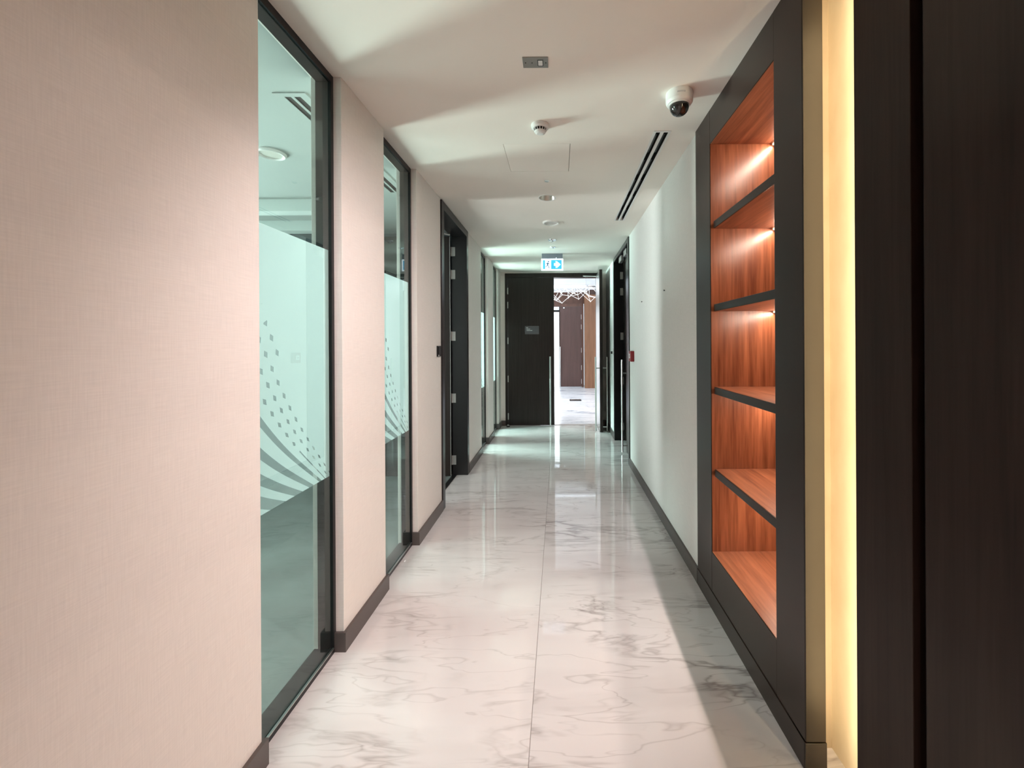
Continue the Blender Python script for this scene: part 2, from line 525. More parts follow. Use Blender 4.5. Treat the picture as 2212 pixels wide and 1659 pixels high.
tag(ceil, 'smooth off-white corridor ceiling', None, kind='structure')
bpy.context.view_layer.update()
md = ceil.modifiers.new('recesses', 'BOOLEAN')
md.operation = 'DIFFERENCE'
md.object = cutter
md.solver = 'EXACT'
bpy.context.view_layer.update()
dg = bpy.context.evaluated_depsgraph_get()
nm = bpy.data.meshes.new_from_object(ceil.evaluated_get(dg))
ceil.modifiers.clear()
ceil.data = nm
bpy.data.objects.remove(cutter, do_unlink=True)
oc = box('ceiling', -5.7, XL - WALL_T, -4.2, 8.7, ZC, ZC + 0.14, M['room_ceiling'], org=(-3, 4, ZC))
tag(oc, 'grey-green tinted ceiling of the glazed rooms', None, kind='structure')

# ------------------------------------------------------------------ setting: walls
bm = bmesh.new()
segs = [(-0.40, WIN[0][0]), (WIN[0][1], WIN[1][0]), (WIN[1][1], D1[0] + 0.01), (D1[1] - 0.01, WIN[2][0]), (WIN[2][1], WIN[3][0]), (WIN[3][1], YE)]
for a, b_ in segs:
    bx(bm, XL - WALL_T, XL, a, b_, 0.0, ZC, 0.002)
wl = build('wall_left', bm, M['wallpaper'], None, (XL, 3, 0))
tag(wl, 'left corridor wall in woven beige wall covering between the windows', None, kind='structure')

bm = bmesh.new()
bx(bm, XR, XR + WALL_T, 2.421, D2[0] + 0.01, 0, ZC, 0.002)
bx(bm, XR, XR + WALL_T, D2[1] - 0.01, YE, 0, ZC, 0.002)
wr = build('wall_right', bm, M['wall_pale'], None, (XR, 4, 0))
tag(wr, 'plain pale right corridor wall', None, kind='structure')

# end wall around the double doors
EX0, EX1 = -0.915, 0.700
bm = bmesh.new()
bx(bm, XL - WALL_T, EX0, YE, YE + 0.13, 0, ZC)
bx(bm, EX1, 1.02, YE, YE + 0.13, 0, ZC)
bx(bm, EX0, EX1, YE, YE + 0.13, 2.603, ZC)
we = build('wall_end', bm, M['wallpaper'], None, (0, YE, 0))
tag(we, 'end wall around the dark double doors', None, kind='structure')

# lobby behind the camera and rooms either side
bm = bmesh.new()
bx(bm, 0.855, 3.0, -0.35, -0.25, 0, ZC)
tag(build('wall_entry', bm, M['wallpaper'], None, (1.2, -0.3, 0)), 'lobby wall to the right behind the camera', None, kind='structure')
bm = bmesh.new()
bx(bm, -3.1, -3.0, -4.2, -0.4, 0, ZC)
bx(bm, 3.0, 3.1, -4.2, 7.2, 0, ZC)
bx(bm, -3.0, 3.0, -4.2, -4.1, 0, ZC)
tag(build('wall_rear', bm, M['wallpaper'], None, (0, -4.1, 0)), 'rear lobby walls', None, kind='structure')
bm = bmesh.new()
bx(bm, -5.6, XL - WALL_T, -0.5, -0.40, 0, ZC)
bx(bm, -5.6, XL - WALL_T, 8.6, 8.7, 0, ZC)
bx(bm, XL - WALL_T - 0.1, XL - WALL_T, YE + 0.14, 8.6, 0, ZC)
# outer wall with its window openings
for a, b_ in ((-0.5, 0.75), (2.45, 3.60), (4.40, 5.1), (7.5, 8.7)):
    bx(bm, -5.7, -5.6, a, b_, 0, ZC)
for a, b_ in ((0.75, 2.45), (3.60, 4.40), (5.1, 7.5)):
    bx(bm, -5.7, -5.6, a, b_, 0, 0.75)
    bx(bm, -5.7, -5.6, a, b_, 2.35, ZC)
tag(build('wall_office', bm, M['room_wall'], None, (-5.6, 4, 0)), 'pale outer walls of the glazed rooms', None, kind='structure')
tag(box('wall_partition', -5.6, XL - WALL_T, 4.60, 4.70, 0, ZC, M['room_dark_wall'], org=(-3, 4.6, 0)), 'slate partition between the glazed rooms', None, kind='structure')
bm = bmesh.new()
bx(bm, 0.952, 3.0, 4.40, 4.50, 0, ZC)
bx(bm, 1.021, 3.0, 7.02, 7.12, 0, ZC)
tag(build('wall_storeroom', bm, M['room_dark_wall'], None, (2, 5, 0)), 'dark walls inside the unlit room', None, kind='structure')

# ------------------------------------------------------------------ skirting boards
bl = thing('baseboard_left', (XL, 3, 0), 'dark bronze skirting along the left wall', None, kind='structure')
SX = -0.976
for i, (a, b_) in enumerate(segs):
    bm = bmesh.new()
    near_ret = i > 0 and i not in (3,)
    far_ret = i not in (2, 5)
    y0 = a - (0.013 if near_ret else 0)
    y1 = b_ + (0.013 if far_ret else 0)
    if i == 2: y1 = D1[0]
    if i == 3: y0 = D1[1]
    bx(bm, XL - 0.0005, SX, y0, y1, 0, SK)
    if near_ret: bx(bm, GX + 0.001, XL, y0, a - 0.0005, 0, SK)
    if far_ret: bx(bm, GX + 0.001, XL, b_ + 0.0005, y1, 0, SK)
    build('skirting_board', bm, M['skirting'], bl)
brr = thing('baseboard_right', (XR, 4, 0), 'dark bronze skirting along the right wall', None, kind='structure')
box('skirting_board', 0.797, XR + 0.0005, 2.425, D2[0], 0, SK, M['skirting'], brr)
box('skirting_board', 0.797, XR + 0.0005, D2[1], YE, 0, SK, M['skirting'], brr)
be = thing('baseboard_end', (0, YE, 0), 'dark bronze skirting on the end wall', None, kind='structure')
box('skirting_board', SX, EX0, YE - 0.014, YE, 0, SK, M['skirting'], be)
box('skirting_board', EX1, 0.797, YE - 0.014, YE, 0, SK, M['skirting'], be)

# ------------------------------------------------------------------ interior windows on the left
win_lab = ['nearest tall interior window with frosted film, beside the first wall panel',
           'second tall interior window with frosted film, before the open left door',
           'third narrow-looking interior window just past the open left door',
           'farthest interior window beside the closed door leaf']
for i, (a, b_) in enumerate(WIN):
    w = thing('window_%d' % (i + 1), (GX, b_, 0), win_lab[i], None, kind='structure')
    t = 0.020
    x0, x1 = GX - 0.085, GX + 0.003
    box('frame_jamb', GX - 0.068, x1, b_ - t, b_, 0, ZC, M['black_metal'], w)
    box('frame_jamb', x0, x1, a, a + t, 0, ZC, M['black_metal'], w)
    box('frame_head', GX - 0.064, x1, a + t, b_ - t, ZC - 0.032, ZC, M['black_metal'], w)
    sill = box('frame_sill', x0, x1, a + t, b_ - t, 0, 0.022, M['black_metal'], w)
    box('glazing_bead', GX - 0.002, x1 + 0.003, a + t, b_ - t, 0.022, 0.027, M['steel'], sill)
    box('pane', GX - 0.012, GX - 0.004, a + t, b_ - t, 0.022, ZC - 0.032, M['glass'], w)
    bm = bmesh.new()
    xf = GX - 0.0125
    v = [bm.verts.new((xf, yy, zz)) for yy, zz in ((a + t, 0.805), (b_ - t, 0.805), (b_ - t, 1.828), (a + t, 1.828))]
    bm.faces.new(v)
    fo = build('frosted_film', bm, M['film'], w)
    tag(fo, 'frosted film with clear curved stripes and diamond dots')

# outer windows of the glazed rooms
for i, (a, b_) in enumerate(((0.75, 2.45), (3.60, 4.40), (5.1, 7.5))):
    w = thing('window_%d' % (i + 5), (-5.65, (a + b_) / 2, 0.75), 'outer daylight window of a glazed room', None, kind='structure')
    bm = bmesh.new()
    bx(bm, -5.68, -5.62, a, b_, 0.75, 0.80); bx(bm, -5.68, -5.62, a, b_, 2.30, 2.35)
    bx(bm, -5.68, -5.62, a, a + 0.05, 0.80, 2.30); bx(bm, -5.68, -5.62, b_ - 0.05, b_, 0.80, 2.30)
    build('window_frame', bm, M['black_metal'], w)
    box('pane', -5.655, -5.645, a + 0.05, b_ - 0.05, 0.80, 2.30, M['glass'], w)

# ------------------------------------------------------------------ doors
def hinge_set(parent, x0, x1, y0, y1, zs, h=0.098, knuckle=None):
    for z in zs:
        hg = box('hinge', x0, x1, y0, y1, z - h / 2, z + h / 2, M['hinge_steel'], parent, bev=0.0006)
        if knuckle:
            bm = bmesh.new()
            tube(bm, (knuckle[0], knuckle[1], z - h / 2), (knuckle[0], knuckle[1], z + h / 2), 0.006, 10)
            build('knuckle', bm, M['hinge_steel'], hg)

HZ = (2.386, 2.142, 1.484, 0.822, 0.162)
# --- open door on the left
d = thing('door_1', (XL, 4.0, 0), 'open dark door in the left wall with steel hinges', None, kind='structure')
A = 0.07
fx0, fx1 = XL - WALL_T - 0.012, XL + 0.013
box('door_jamb', fx0, fx1, D1[0], D1[0] + A, 0, DOOR_H, M['frame_dark'], d, bev=0.002)
box('door_jamb', fx0, fx1, D1[1] - A, D1[1], 0, DOOR_H, M['frame_dark'], d, bev=0.002)
box('door_head', fx0, fx1, D1[0] + A, D1[1] - A, DOOR_H - A, DOOR_H, M['frame_dark'], d, bev=0.002)
box('threshold', fx0, XL - 0.105, D1[0] + A, D1[1] - A, 0, 0.004, M['black_metal'], d)
leaf = box('door_leaf', -2.02, fx0 - 0.006, D1[1] - A - 0.046, D1[1] - A - 0.002, 0.008, DOOR_H - A - 0.006, M['door_dark'], d, bev=0.002)
box('edge_highlight', fx0 - 0.0075, fx0 - 0.003, D1[1] - A - 0.047, D1[1] - A - 0.040, 0.01, DOOR_H - A - 0.01, M['hinge_steel'], leaf)  # pale steel strip standing in for the light line at the leaf edge
hinge_set(d, fx0 + 0.002, fx0 + 0.040, D1[1] - A - 0.003, D1[1] - A + 0.001, HZ, knuckle=(fx0 - 0.002, D1[1] - A - 0.005))
cb = box('closer_body', -1.62, -1.36, D1[1] - A - 0.10, D1[1] - A - 0.046, 2.44, 2.50, M['white_plastic'], leaf, bev=0.006)
bm = bmesh.new()
tube(bm, (-1.42, D1[1] - A - 0.075, 2.505), (-1.22, D1[1] - A - 0.30, 2.515), 0.008, 8)
tube(bm, (-1.22, D1[1] - A - 0.30, 2.515), (-1.13, D1[1] - A - 0.12, 2.535), 0.008, 8)
build('closer_arm', bm, M['white_plastic'], leaf)

# --- double door on the right, far leaf open into a dark room
d = thing('door_2', (XR, 5.4, 0), 'dark double door in the right wall, far leaf open', None, kind='structure')
gx0, gx1 = XR - 0.013, 0.935
box('door_jamb', gx0, gx1, D2[0], D2[0] + A, 0, DOOR_H, M['frame_dark'], d, bev=0.002)
box('door_jamb', gx0, gx1, D2[1] - A, D2[1], 0, DOOR_H, M['frame_dark'], d, bev=0.002)
box('door_head', gx0, gx1, D2[0] + A, D2[1] - A, 2.563, DOOR_H, M['frame_dark'], d, bev=0.002)
LX = 0.862
near = box('door_leaf', LX, LX + 0.045, D2[0] + A + 0.003, 5.35, 0.008, 2.558, M['frame_dark'], d, bev=0.002)
far = box('door_leaf', 0.945, 1.55, D2[1] - A - 0.050, D2[1] - A - 0.004, 0.008, 2.558, M['door_dark'], d, bev=0.002)
hinge_set(d, 0.889, 0.932, D2[1] - A - 0.003, D2[1] - A + 0.001, (2.373, 2.14, 1.50, 0.86, 0.20), h=0.105)
bm = bmesh.new()
bxp, byp = 0.800, 5.285
tube(bm, (bxp, byp, 0.02), (bxp, byp, 1.19), 0.0125, 16)
ph = build('pull_handle', bm, M['steel'], near, smooth=False)
for z in (1.02, 0.10):
    bm = bmesh.new()
    tube(bm, (bxp, byp, z), (LX + 0.001, byp, z), 0.010, 12)
    build('standoff', bm, M['steel'], ph)
for y in (5.02, 5.42):
    cl = box('closer_body', 0.815, 0.858, y, y + 0.20, 2.475, 2.548, M['steel'], d, bev=0.004)
    bm = bmesh.new()
    tube(bm, (0.836, y + 0.17, 2.55), (0.846, y + 0.34, 2.556), 0.007, 8)
    build('closer_arm', bm, M['steel'], cl)

# --- double doors at the end
d = thing('door_3', (0, YE, 0), 'dark full-height double doors at the corridor end, right leaf open', None, kind='structure')
fy0, fy1 = YE - 0.008, YE + 0.138
FT = 2.602
box('door_jamb', EX0, EX0 + 0.045, fy0, fy1, 0, FT, M['door_dark'], d, bev=0.002)
box('door_jamb', EX1 - 0.055, EX1, fy0, fy1, 0, FT, M['frame_dark'], d, bev=0.002)
box('door_head', EX0 + 0.045, EX1 - 0.055, fy0, fy1, 2.530, FT, M['door_dark'], d, bev=0.002)
lf = box('door_leaf', EX0 + 0.048, -0.079, YE - 0.004, YE + 0.044, 0.006, 2.527, M['door_dark'], d, bev=0.002)
hinge_set(d, EX0 + 0.040, EX0 + 0.056, YE - 0.012, YE - 0.002, (2.30, 2.06, 1.45, 0.80, 0.16), h=0.11)
bm = bmesh.new()
tube(bm, (-0.148, YE - 0.068, 0.015), (-0.148, YE - 0.068, 1.18), 0.0125, 16)
ph = build('pull_handle', bm, M['steel'], lf)
for z in (1.02, 0.10):
    bm = bmesh.new()
    tube(bm, (-0.148, YE - 0.068, z), (-0.148, YE - 0.003, z), 0.010, 12)
    build('standoff', bm, M['steel'], ph)
# open leaf standing square to the doorway
rl = box('door_leaf', 0.642, 0.688, 6.53, YE - 0.012, 0.006, 2.558, M['door_dark'], d, bev=0.002)
box('leaf_sheen', 0.6405, 0.642, 6.54, YE - 0.02, 0.02, 2.55, M['steel'], rl)  # steel sheet over the dark leaf face, imitates reflected room light
for xb in (0.582, 0.760):
    bm = bmesh.new()
    tube(bm, (xb, 6.60, 0.015), (xb, 6.60, 1.184), 0.0125, 16)
    ph = build('pull_handle', bm, M['steel'], rl)
    for z in (1.007, 0.075):
        bm = bmesh.new()
        tube(bm, (xb, 6.60, z), (0.6415 if xb < 0.65 else 0.687, 6.60, z), 0.010, 12)
        build('standoff', bm, M['steel'], ph)
bm = bmesh.new()
tube(bm, (0.640, 6.98, 2.52), (0.42, 7.085, 2.545), 0.008, 8)
tube(bm, (0.42, 7.085, 2.545), (0.50, YE + 0.02, 2.535), 0.008, 8)
build('closer_arm', bm, M['hinge_steel'], rl)
box('floor_stop_plate', -0.079, EX1 - 0.055, YE + 0.02, YE + 0.06, 0, 0.003, M['grout'], d)

# ------------------------------------------------------------------ built-in shelving on the right
CX = 0.800
cab = thing('built_in_shelving', (1.0, 1.9, 0), 'tall dark-framed built-in shelving with lit walnut interior in the right wall', 'shelving')
Y0, Y1, YO0, YO1 = 1.364, 2.420, 1.542, 2.195
BACK = 1.165
box('stile', CX, CX + 0.03, YO1, Y1, SK + 0.006, ZC, M['cabinet_dark'], cab, bev=0.001)
box('stile', CX, CX + 0.03, Y0, YO0, SK + 0.006, ZC, M['cabinet_dark'], cab, bev=0.001)
box('top_rail', CX + 0.0005, CX + 0.03, YO0 + 0.0008, YO1 - 0.0008, 2.446, ZC, M['cabinet_dark'], cab, bev=0.001)
box('bottom_rail', CX + 0.0005, CX + 0.03, YO0 + 0.0008, YO1 - 0.0008, SK + 0.006, 0.298, M['cabinet_dark'], cab, bev=0.001)
box('plinth', CX - 0.003, CX + 0.03, Y0, Y1, 0, SK + 0.003, M['cabinet_dark'], cab, bev=0.001)
box('side_panel', CX + 0.004, BACK, YO1 - 0.0015, YO1 + 0.02, 0.25, 2.50, M['walnut'], cab)
box('side_panel', CX + 0.03, BACK, YO0 - 0.022, YO0 - 0.002, 0.25, 2.50, M['walnut'], cab)
box('back_panel', BACK, BACK + 0.02, YO0 - 0.022, YO1 + 0.02, 0.25, 2.50, M['walnut'], cab)
box('top_panel', CX + 0.004, BACK, YO0 - 0.002, YO1, 2.4445, 2.47, M['walnut_shelf'], cab)
box('bottom_panel', CX + 0.004, BACK, YO0 + 0.001, YO1 - 0.001, 0.275, 0.3005, M['walnut_shelf'], cab)
shelves = ((2.000, 2.035), (1.565, 1.600), (1.132, 1.1675), (0.700, 0.735))
for z0, z1 in shelves:
    s = box('shelf', CX + 0.022, BACK, YO0, YO1, z0, z1, M['walnut_shelf'], cab)
    box('shelf_edge', CX + 0.014, CX + 0.022, YO0, YO1 - 0.012, z0 - 0.001, z1 + 0.0005, M['cabinet_dark'], s, bev=0.0015)
LED_X = 1.128
for z in (2.446, 2.000, 1.565, 1.132, 0.700):
    st = box('led_strip', LED_X, LED_X + 0.012, YO0 + 0.01, YO1 - 0.006, z - 0.010, z - 0.001, M['led_warm'], cab)
    L = area_light('shelf_light', (LED_X + 0.004, (YO0 + YO1) / 2, z - 0.0125), (-0.55, 0, -0.85), 0.62, 0.008, 3.0, (1.0, 0.82, 0.66))
    L.rotation_euler = Vector((-0.55, 0, -0.85)).to_track_quat('-Z', 'X').to_euler()
    # turn so that the long side runs along Y
    zdir = -Vector((-0.55, 0, -0.85)).normalized()
    xdir = Vector((0, 1, 0))
    ydir = zdir.cross(xdir)
    L.matrix_world = Matrix.Translation(L.location) @ Matrix((xdir, ydir, zdir)).transposed().to_4x4()
    mw = L.matrix_world.copy()
    L.parent = cab
    L.matrix_parent_inverse = Matrix.Translation(-cab.location)

# ------------------------------------------------------------------ lit cove between shelving and near panels
cove = thing('lit_recess', (0.9, 1.28, 0), 'narrow vertical recess glowing yellow beside the shelving', 'wall recess')
post = box('end_post', CX + 0.001, 0.866, Y0 - 0.004, 1.436, SK + 0.006, ZC, M['bronze_post'], cove, bev=0.001)
box('post_base', CX - 0.002, 0.868, Y0 - 0.006, 1.436, 0, SK + 0.003, M['bronze_post'], cove, bev=0.001)
box('return_strip', 0.866, 0.935, 1.437, 1.46, 0, ZC, M['cove_strip'], cove)
box('back_panel', 0.935, 0.955, 0.99, 1.46, 0, ZC, M['cove_stone'], cove)
box('led_strip', 0.860, 0.874, 1.108, 1.114, 0.02, ZC - 0.02, M['led_cove'], cove)
Lc = area_light('cove_light', (0.868, 1.119, ZC / 2), (0.45, 0.9, 0), 0.010, 2.5, 8.5, (1.0, 0.80, 0.50), 110)
zdir = -Vector((0.45, 0.9, 0)).normalized(); ydir = Vector((0, 0, 1)); xdir = ydir.cross(zdir)
Lc.matrix_world = Matrix.Translation(Lc.location) @ Matrix((xdir, ydir, zdir)).transposed().to_4x4()
Lc.parent = cove
Lc.matrix_parent_inverse = Matrix.Translation(-cove.location)

pn = box('wall_panel', CX, CX + 0.05, 0.945, 1.125, 0, ZC, M['panel_dark'], org=(CX, 1.03, 0), bev=0.0015)
tag(pn, 'narrow dark brown panel between the glowing recess and the black groove', 'wall panel')
gr = box('panel_groove', CX + 0.028, CX + 0.055, 0.912, 0.945, 0, ZC, M['black_matt'], org=(CX, 0.93, 0))
tag(gr, 'black vertical shadow gap between the two dark panels', 'groove')
pn = box('wall_panel', CX, CX + 0.05, -0.25, 0.912, 0, ZC, M['panel_dark'], org=(CX, 0.4, 0), bev=0.0015)
tag(pn, 'wide dark brown panel at the right picture edge', 'wall panel')

# ------------------------------------------------------------------ ceiling fittings
ac = box('access_panel', ACC[0] + 0.0018, ACC[1] - 0.0030, ACC[2] + 0.0018, ACC[3] - 0.0018, ZC + 0.0004, ZC + 0.015, M['ceiling'], org=((ACC[0] + ACC[1]) / 2, 2.76, ZC))
tag(ac, 'square flush access hatch in the ceiling below the smoke detector', 'access panel')

# brushed plate
sp_ = thing('ceiling_plate', (-0.094, 1.812, ZC), 'small brushed metal plate with a white sensor eye on the ceiling', 'sensor plate')
bm = bx(bmesh.new(), -0.150, -0.040, 1.779, 1.846, ZC - 0.004, ZC, 0.001)
build('plate', bm, M['brushed_plate'], sp_)
bm = bx(bmesh.new(), -0.083, -0.064, 1.797, 1.829, ZC - 0.0055, ZC - 0.003, 0.0008)
build('sensor_eye', bm, M['white_plastic'], sp_)
bm = bx(bmesh.new(), -0.086, -0.061, 1.793, 1.833, ZC - 0.0046, ZC - 0.003)
build('eye_rim', bm, M['black_metal'], sp_)
for x in (-0.138, -0.110, -0.050):
    bm = bmesh.new(); tube(bm, (x, 1.812, ZC - 0.0048), (x, 1.812, ZC - 0.003), 0.003, 10)
    build('screw', bm, M['frame_dark'], sp_)

# smoke detector
sx, sy = -0.098, 2.335
sd = thing('smoke_detector', (sx, sy, ZC), 'white smoke detector with black vent slots on the ceiling', 'smoke detector')
lathe_b = lathe(bmesh.new(), [(0.0, ZC), (0.050, ZC), (0.051, ZC - 0.006), (0.049, ZC - 0.016), (0.040, ZC - 0.022), (0.0, ZC - 0.022)], sx, sy, 40)
build('base', lathe_b, M['white_plastic'], sd, smooth=False)
build('chamber', lathe(bmesh.new(), [(0.0, ZC - 0.022), (0.0335, ZC - 0.022), (0.030, ZC - 0.036), (0.0, ZC - 0.036)], sx, sy, 40), M['black_matt'], sd)
build('cap', lathe(bmesh.new(), [(0.0, ZC - 0.036), (0.033, ZC - 0.036), (0.030, ZC - 0.044), (0.018, ZC - 0.050), (0.0, ZC - 0.051)], sx, sy, 40), M['white_plastic'], sd)
for k in range(14):
    a = 2 * math.pi * (k + 0.5) / 14
    bm = bmesh.new()
    tube(bm, (sx + 0.0355 * math.cos(a), sy + 0.0355 * math.sin(a), ZC - 0.020), (sx + 0.0325 * math.cos(a), sy + 0.0325 * math.sin(a), ZC - 0.038), 0.0022, 6)
    build('rib', bm, M['white_plastic'], sd)

# dome camera
cx, cy = 0.598, 2.045
dc = thing('dome_camera', (cx, cy, ZC), 'white dome security camera with dark bubble on the ceiling by the shelving', 'security camera')
build('housing', lathe(bmesh.new(), [(0.0, ZC), (0.064, ZC), (0.065, ZC - 0.010), (0.064, ZC - 0.045), (0.058, ZC - 0.056), (0.0445, ZC - 0.060), (0.0, ZC - 0.060)], cx, cy, 48), M['white_plastic'], dc, smooth=False)
prof = [(0.0465, ZC - 0.0575), (0.0465, ZC - 0.066)]
for k in range(1, 13):
    t = k / 12 * math.pi / 2
    prof.append((0.0465 * math.cos(t) if k < 12 else 0.0, ZC - 0.066 - 0.046 * math.sin(t)))
build('dome', lathe(bmesh.new(), prof, cx, cy, 48), M['dome'], dc, smooth=True)
build('trim_ring', lathe(bmesh.new(), [(0.047, ZC - 0.059), (0.052, ZC - 0.059), (0.0515, ZC - 0.063), (0.047, ZC - 0.064)], cx, cy, 48, close=True), M['white_plastic'], dc)
bm = bmesh.new()
for k in range(-3, 4):
    a = math.radians(-97 + k * 5)
    p = Vector((cx + 0.0652 * math.cos(a), cy + 0.0652 * math.sin(a), 0))
    bx(bm, p.x - 0.0018, p.x + 0.0018, p.y - 0.0006, p.y + 0.001, ZC - 0.030, ZC - 0.023)
build('printed_mark', bm, M['plaque_print'], dc)

# slot diffuser
ld = thing('slot_diffuser', (0.608, 3.28, ZC), 'long twin-slot black air diffuser in the ceiling along the right wall', 'air diffuser')
bm = bmesh.new()
e = 0.014
x0, x1, y0, y1 = DIFF
bx(bm, x0 - e, x0 - 0.0002, y0 - e, y1 + e, ZC - 0.0025, ZC - 0.0001)
bx(bm, x1 + 0.0002, x1 + e, y0 - e, y1 + e, ZC - 0.0025, ZC - 0.0001)
bx(bm, x0, x1, y0 - e, y0, ZC - 0.0025, ZC - 0.0001)
bx(bm, x0, x1, y1, y1 + e, ZC - 0.0025, ZC - 0.0001)
build('frame', bm, M['white_plastic'], ld)
box('slot_bar', x0 + 0.027, x1 - 0.027, y0, y1, ZC - 0.0025, ZC - 0.0001, M['white_plastic'], ld)
for xs in (x0, x1 - 0.026):
    bm = bmesh.new()
    bx(bm, xs + 0.0003, xs + 0.0012, y0, y1, ZC + 0.001, ZC + 0.048)
    bx(bm, xs + 0.0248, xs + 0.0257, y0, y1, ZC + 0.001, ZC + 0.048)
    bx(bm, xs + 0.0012, xs + 0.0248, y0, y1, ZC + 0.040, ZC + 0.048)
    sl = build('slot', bm, M['black_matt'], ld)
    for k in range(5):
        yy = y0 + (k + 0.5) * (y1 - y0) / 5
        box('vane', xs + 0.006, xs + 0.020, yy - 0.12, yy + 0.12, ZC + 0.016, ZC + 0.018, M['black_metal'], sl)

# downlights
def downlight_recessed(x, y, r, label):
    t = thing('recessed_downlight', (x, y, ZC), label, 'downlight')
    build('trim_ring', lathe(bmesh.new(), [(r - 0.001, ZC - 0.0002), (r + 0.006, ZC - 0.0002), (r + 0.005, ZC - 0.003), (r - 0.001, ZC - 0.003)], x, y, 48, close=True), M['white_plastic'], t)
    build('reflector', lathe(bmesh.new(), [(r - 0.0015, ZC), (r - 0.010, ZC + 0.030), (0.040, ZC + 0.055), (0.0, ZC + 0.055)], x, y, 48), M['reflector'], t, smooth=True)
    build('lens', lathe(bmesh.new(), [(0.0, ZC + 0.035), (0.030, ZC + 0.040), (0.030, ZC + 0.050), (0.0, ZC + 0.050)], x, y, 32), M['lamp_off'], t)
    return t
downlight_recessed(*DL, 'unlit recessed downlight between the hatch and the surface downlight')

def downlight_surface(name, x, y, r, label, lens, cat='downlight', z=ZC):
    t = thing(name, (x, y, z), label, cat)
    build('trim_ring', lathe(bmesh.new(), [(r * 0.74, z), (r, z), (r * 0.98, z - 0.010), (r * 0.90, z - 0.016), (r * 0.76, z - 0.012)], x, y, 48, close=True), M['white_plastic'], t, smooth=False)
    build('lens', lathe(bmesh.new(), [(0.0, z - 0.001), (r * 0.76, z - 0.001), (r * 0.75, z - 0.007), (0.0, z - 0.008)], x, y, 48), lens, t)
    return t
downlight_surface('surface_downlight', -0.072, 4.208, 0.085, 'round white-rimmed surface downlight past the recessed one', M['lamp_off'])

def small_disc(name, x, y, r, drop, label, cat):
    t = thing(name, (x, y, ZC), label, cat)
    build('rosette', lathe(bmesh.new(), [(0, ZC), (r, ZC), (r * 0.95, ZC - drop * 0.25), (r * 0.5, ZC - drop * 0.4), (0, ZC - drop * 0.4)], x, y, 32), M['crystal'], t)
    build('tip', lathe(bmesh.new(), [(0, ZC - drop * 0.4), (r * 0.3, ZC - drop * 0.4), (r * 0.34, ZC - drop * 0.8), (0, ZC - drop)], x, y, 20), M['crystal'], t)
    return t
small_disc('ceiling_sensor', -0.083, 3.14, 0.018, 0.012, 'tiny shiny ceiling sensor just before the recessed downlight', 'sensor')
small_disc('sprinkler_head', -0.072, 4.92, 0.048, 0.030, 'shiny sprinkler rosette on the ceiling before the exit sign', 'sprinkler')
small_disc('speaker_disc', -0.068, 5.30, 0.038, 0.018, 'small bright disc on the ceiling closest to the exit sign', 'sensor')

# exit sign
EXX, EXY = -0.083, 5.68
es = thing('exit_sign', (EXX, EXY, ZC), 'lit blue and white running-man exit sign with right arrow under the ceiling', 'exit sign')
box('mount', EXX - 0.142, EXX + 0.142, EXY - 0.006, EXY + 0.034, 2.562, ZC, M['sign_mount'], es, bev=0.002)
bd = box('housing', EXX - 0.152, EXX + 0.152, EXY, EXY + 0.028, 2.392, 2.560, M['white_plastic'], es, bev=0.003)
fc = box('sign_face', EXX - 0.148, EXX + 0.148, EXY - 0.003, EXY, 2.396, 2.556, M['sign_white'], es)
def yface(name, polys, mat, yf, parent):
    bm = bmesh.new()
    for p in polys:
        prism(bm, p, 'y', yf, yf + 0.0012)
    return build(name, bm, mat, parent)
def R4(x0, x1, z0, z1): return [(EXX + x0, 2.476 + z0), (EXX + x1, 2.476 + z0), (EXX + x1, 2.476 + z1), (EXX + x0, 2.476 + z1)]
yface('blue_field', [R4(-0.126, -0.098, -0.062, 0.060)], M['sign_blue'], EXY - 0.0042, es)
yface('blue_field', [R4(-0.016, 0.128, -0.062, 0.062)], M['sign_blue'], EXY - 0.0042, es)
yface('arrow', [[(EXX + u, 2.476 + w) for u, w in ((0.024, -0.018), (0.050, -0.018), (0.044, -0.044), (0.066, -0.044), (0.114, 0.0), (0.066, 0.044), (0.044, 0.044), (0.050, 0.018), (0.024, 0.018))]], M['sign_white'], EXY - 0.0056, es)
man = [[(EXX - 0.052 + 0.010 * math.cos(t * math.pi / 4), 2.476 + 0.040 + 0.010 * math.sin(t * math.pi / 4)) for t in range(8)],
       [(EXX + u, 2.476 + w) for u, w in ((-0.068, 0.026), (-0.052, 0.026), (-0.058, -0.012), (-0.072, -0.010))],
       [(EXX + u, 2.476 + w) for u, w in ((-0.054, 0.024), (-0.036, 0.008), (-0.041, 0.003), (-0.057, 0.014))],
       [(EXX + u, 2.476 + w) for u, w in ((-0.066, 0.024), (-0.084, 0.012), (-0.082, 0.004), (-0.063, 0.014))],
       [(EXX + u, 2.476 + w) for u, w in ((-0.072, -0.010), (-0.062, -0.010), (-0.076, -0.030), (-0.096, -0.034), (-0.096, -0.026), (-0.082, -0.024))],
       [(EXX + u, 2.476 + w) for u, w in ((-0.066, -0.008), (-0.056, -0.010), (-0.044, -0.028), (-0.038, -0.052), (-0.046, -0.053), (-0.053, -0.030))]]
yface('running_man', man, M['sign_ink'], EXY - 0.0046, es)
bm = bmesh.new(); tube(bm, (EXX + 0.055, EXY - 0.010, 2.566), (EXX + 0.055, EXY - 0.004, 2.566), 0.005, 10)
build('indicator', bm, M['sign_white'], es)

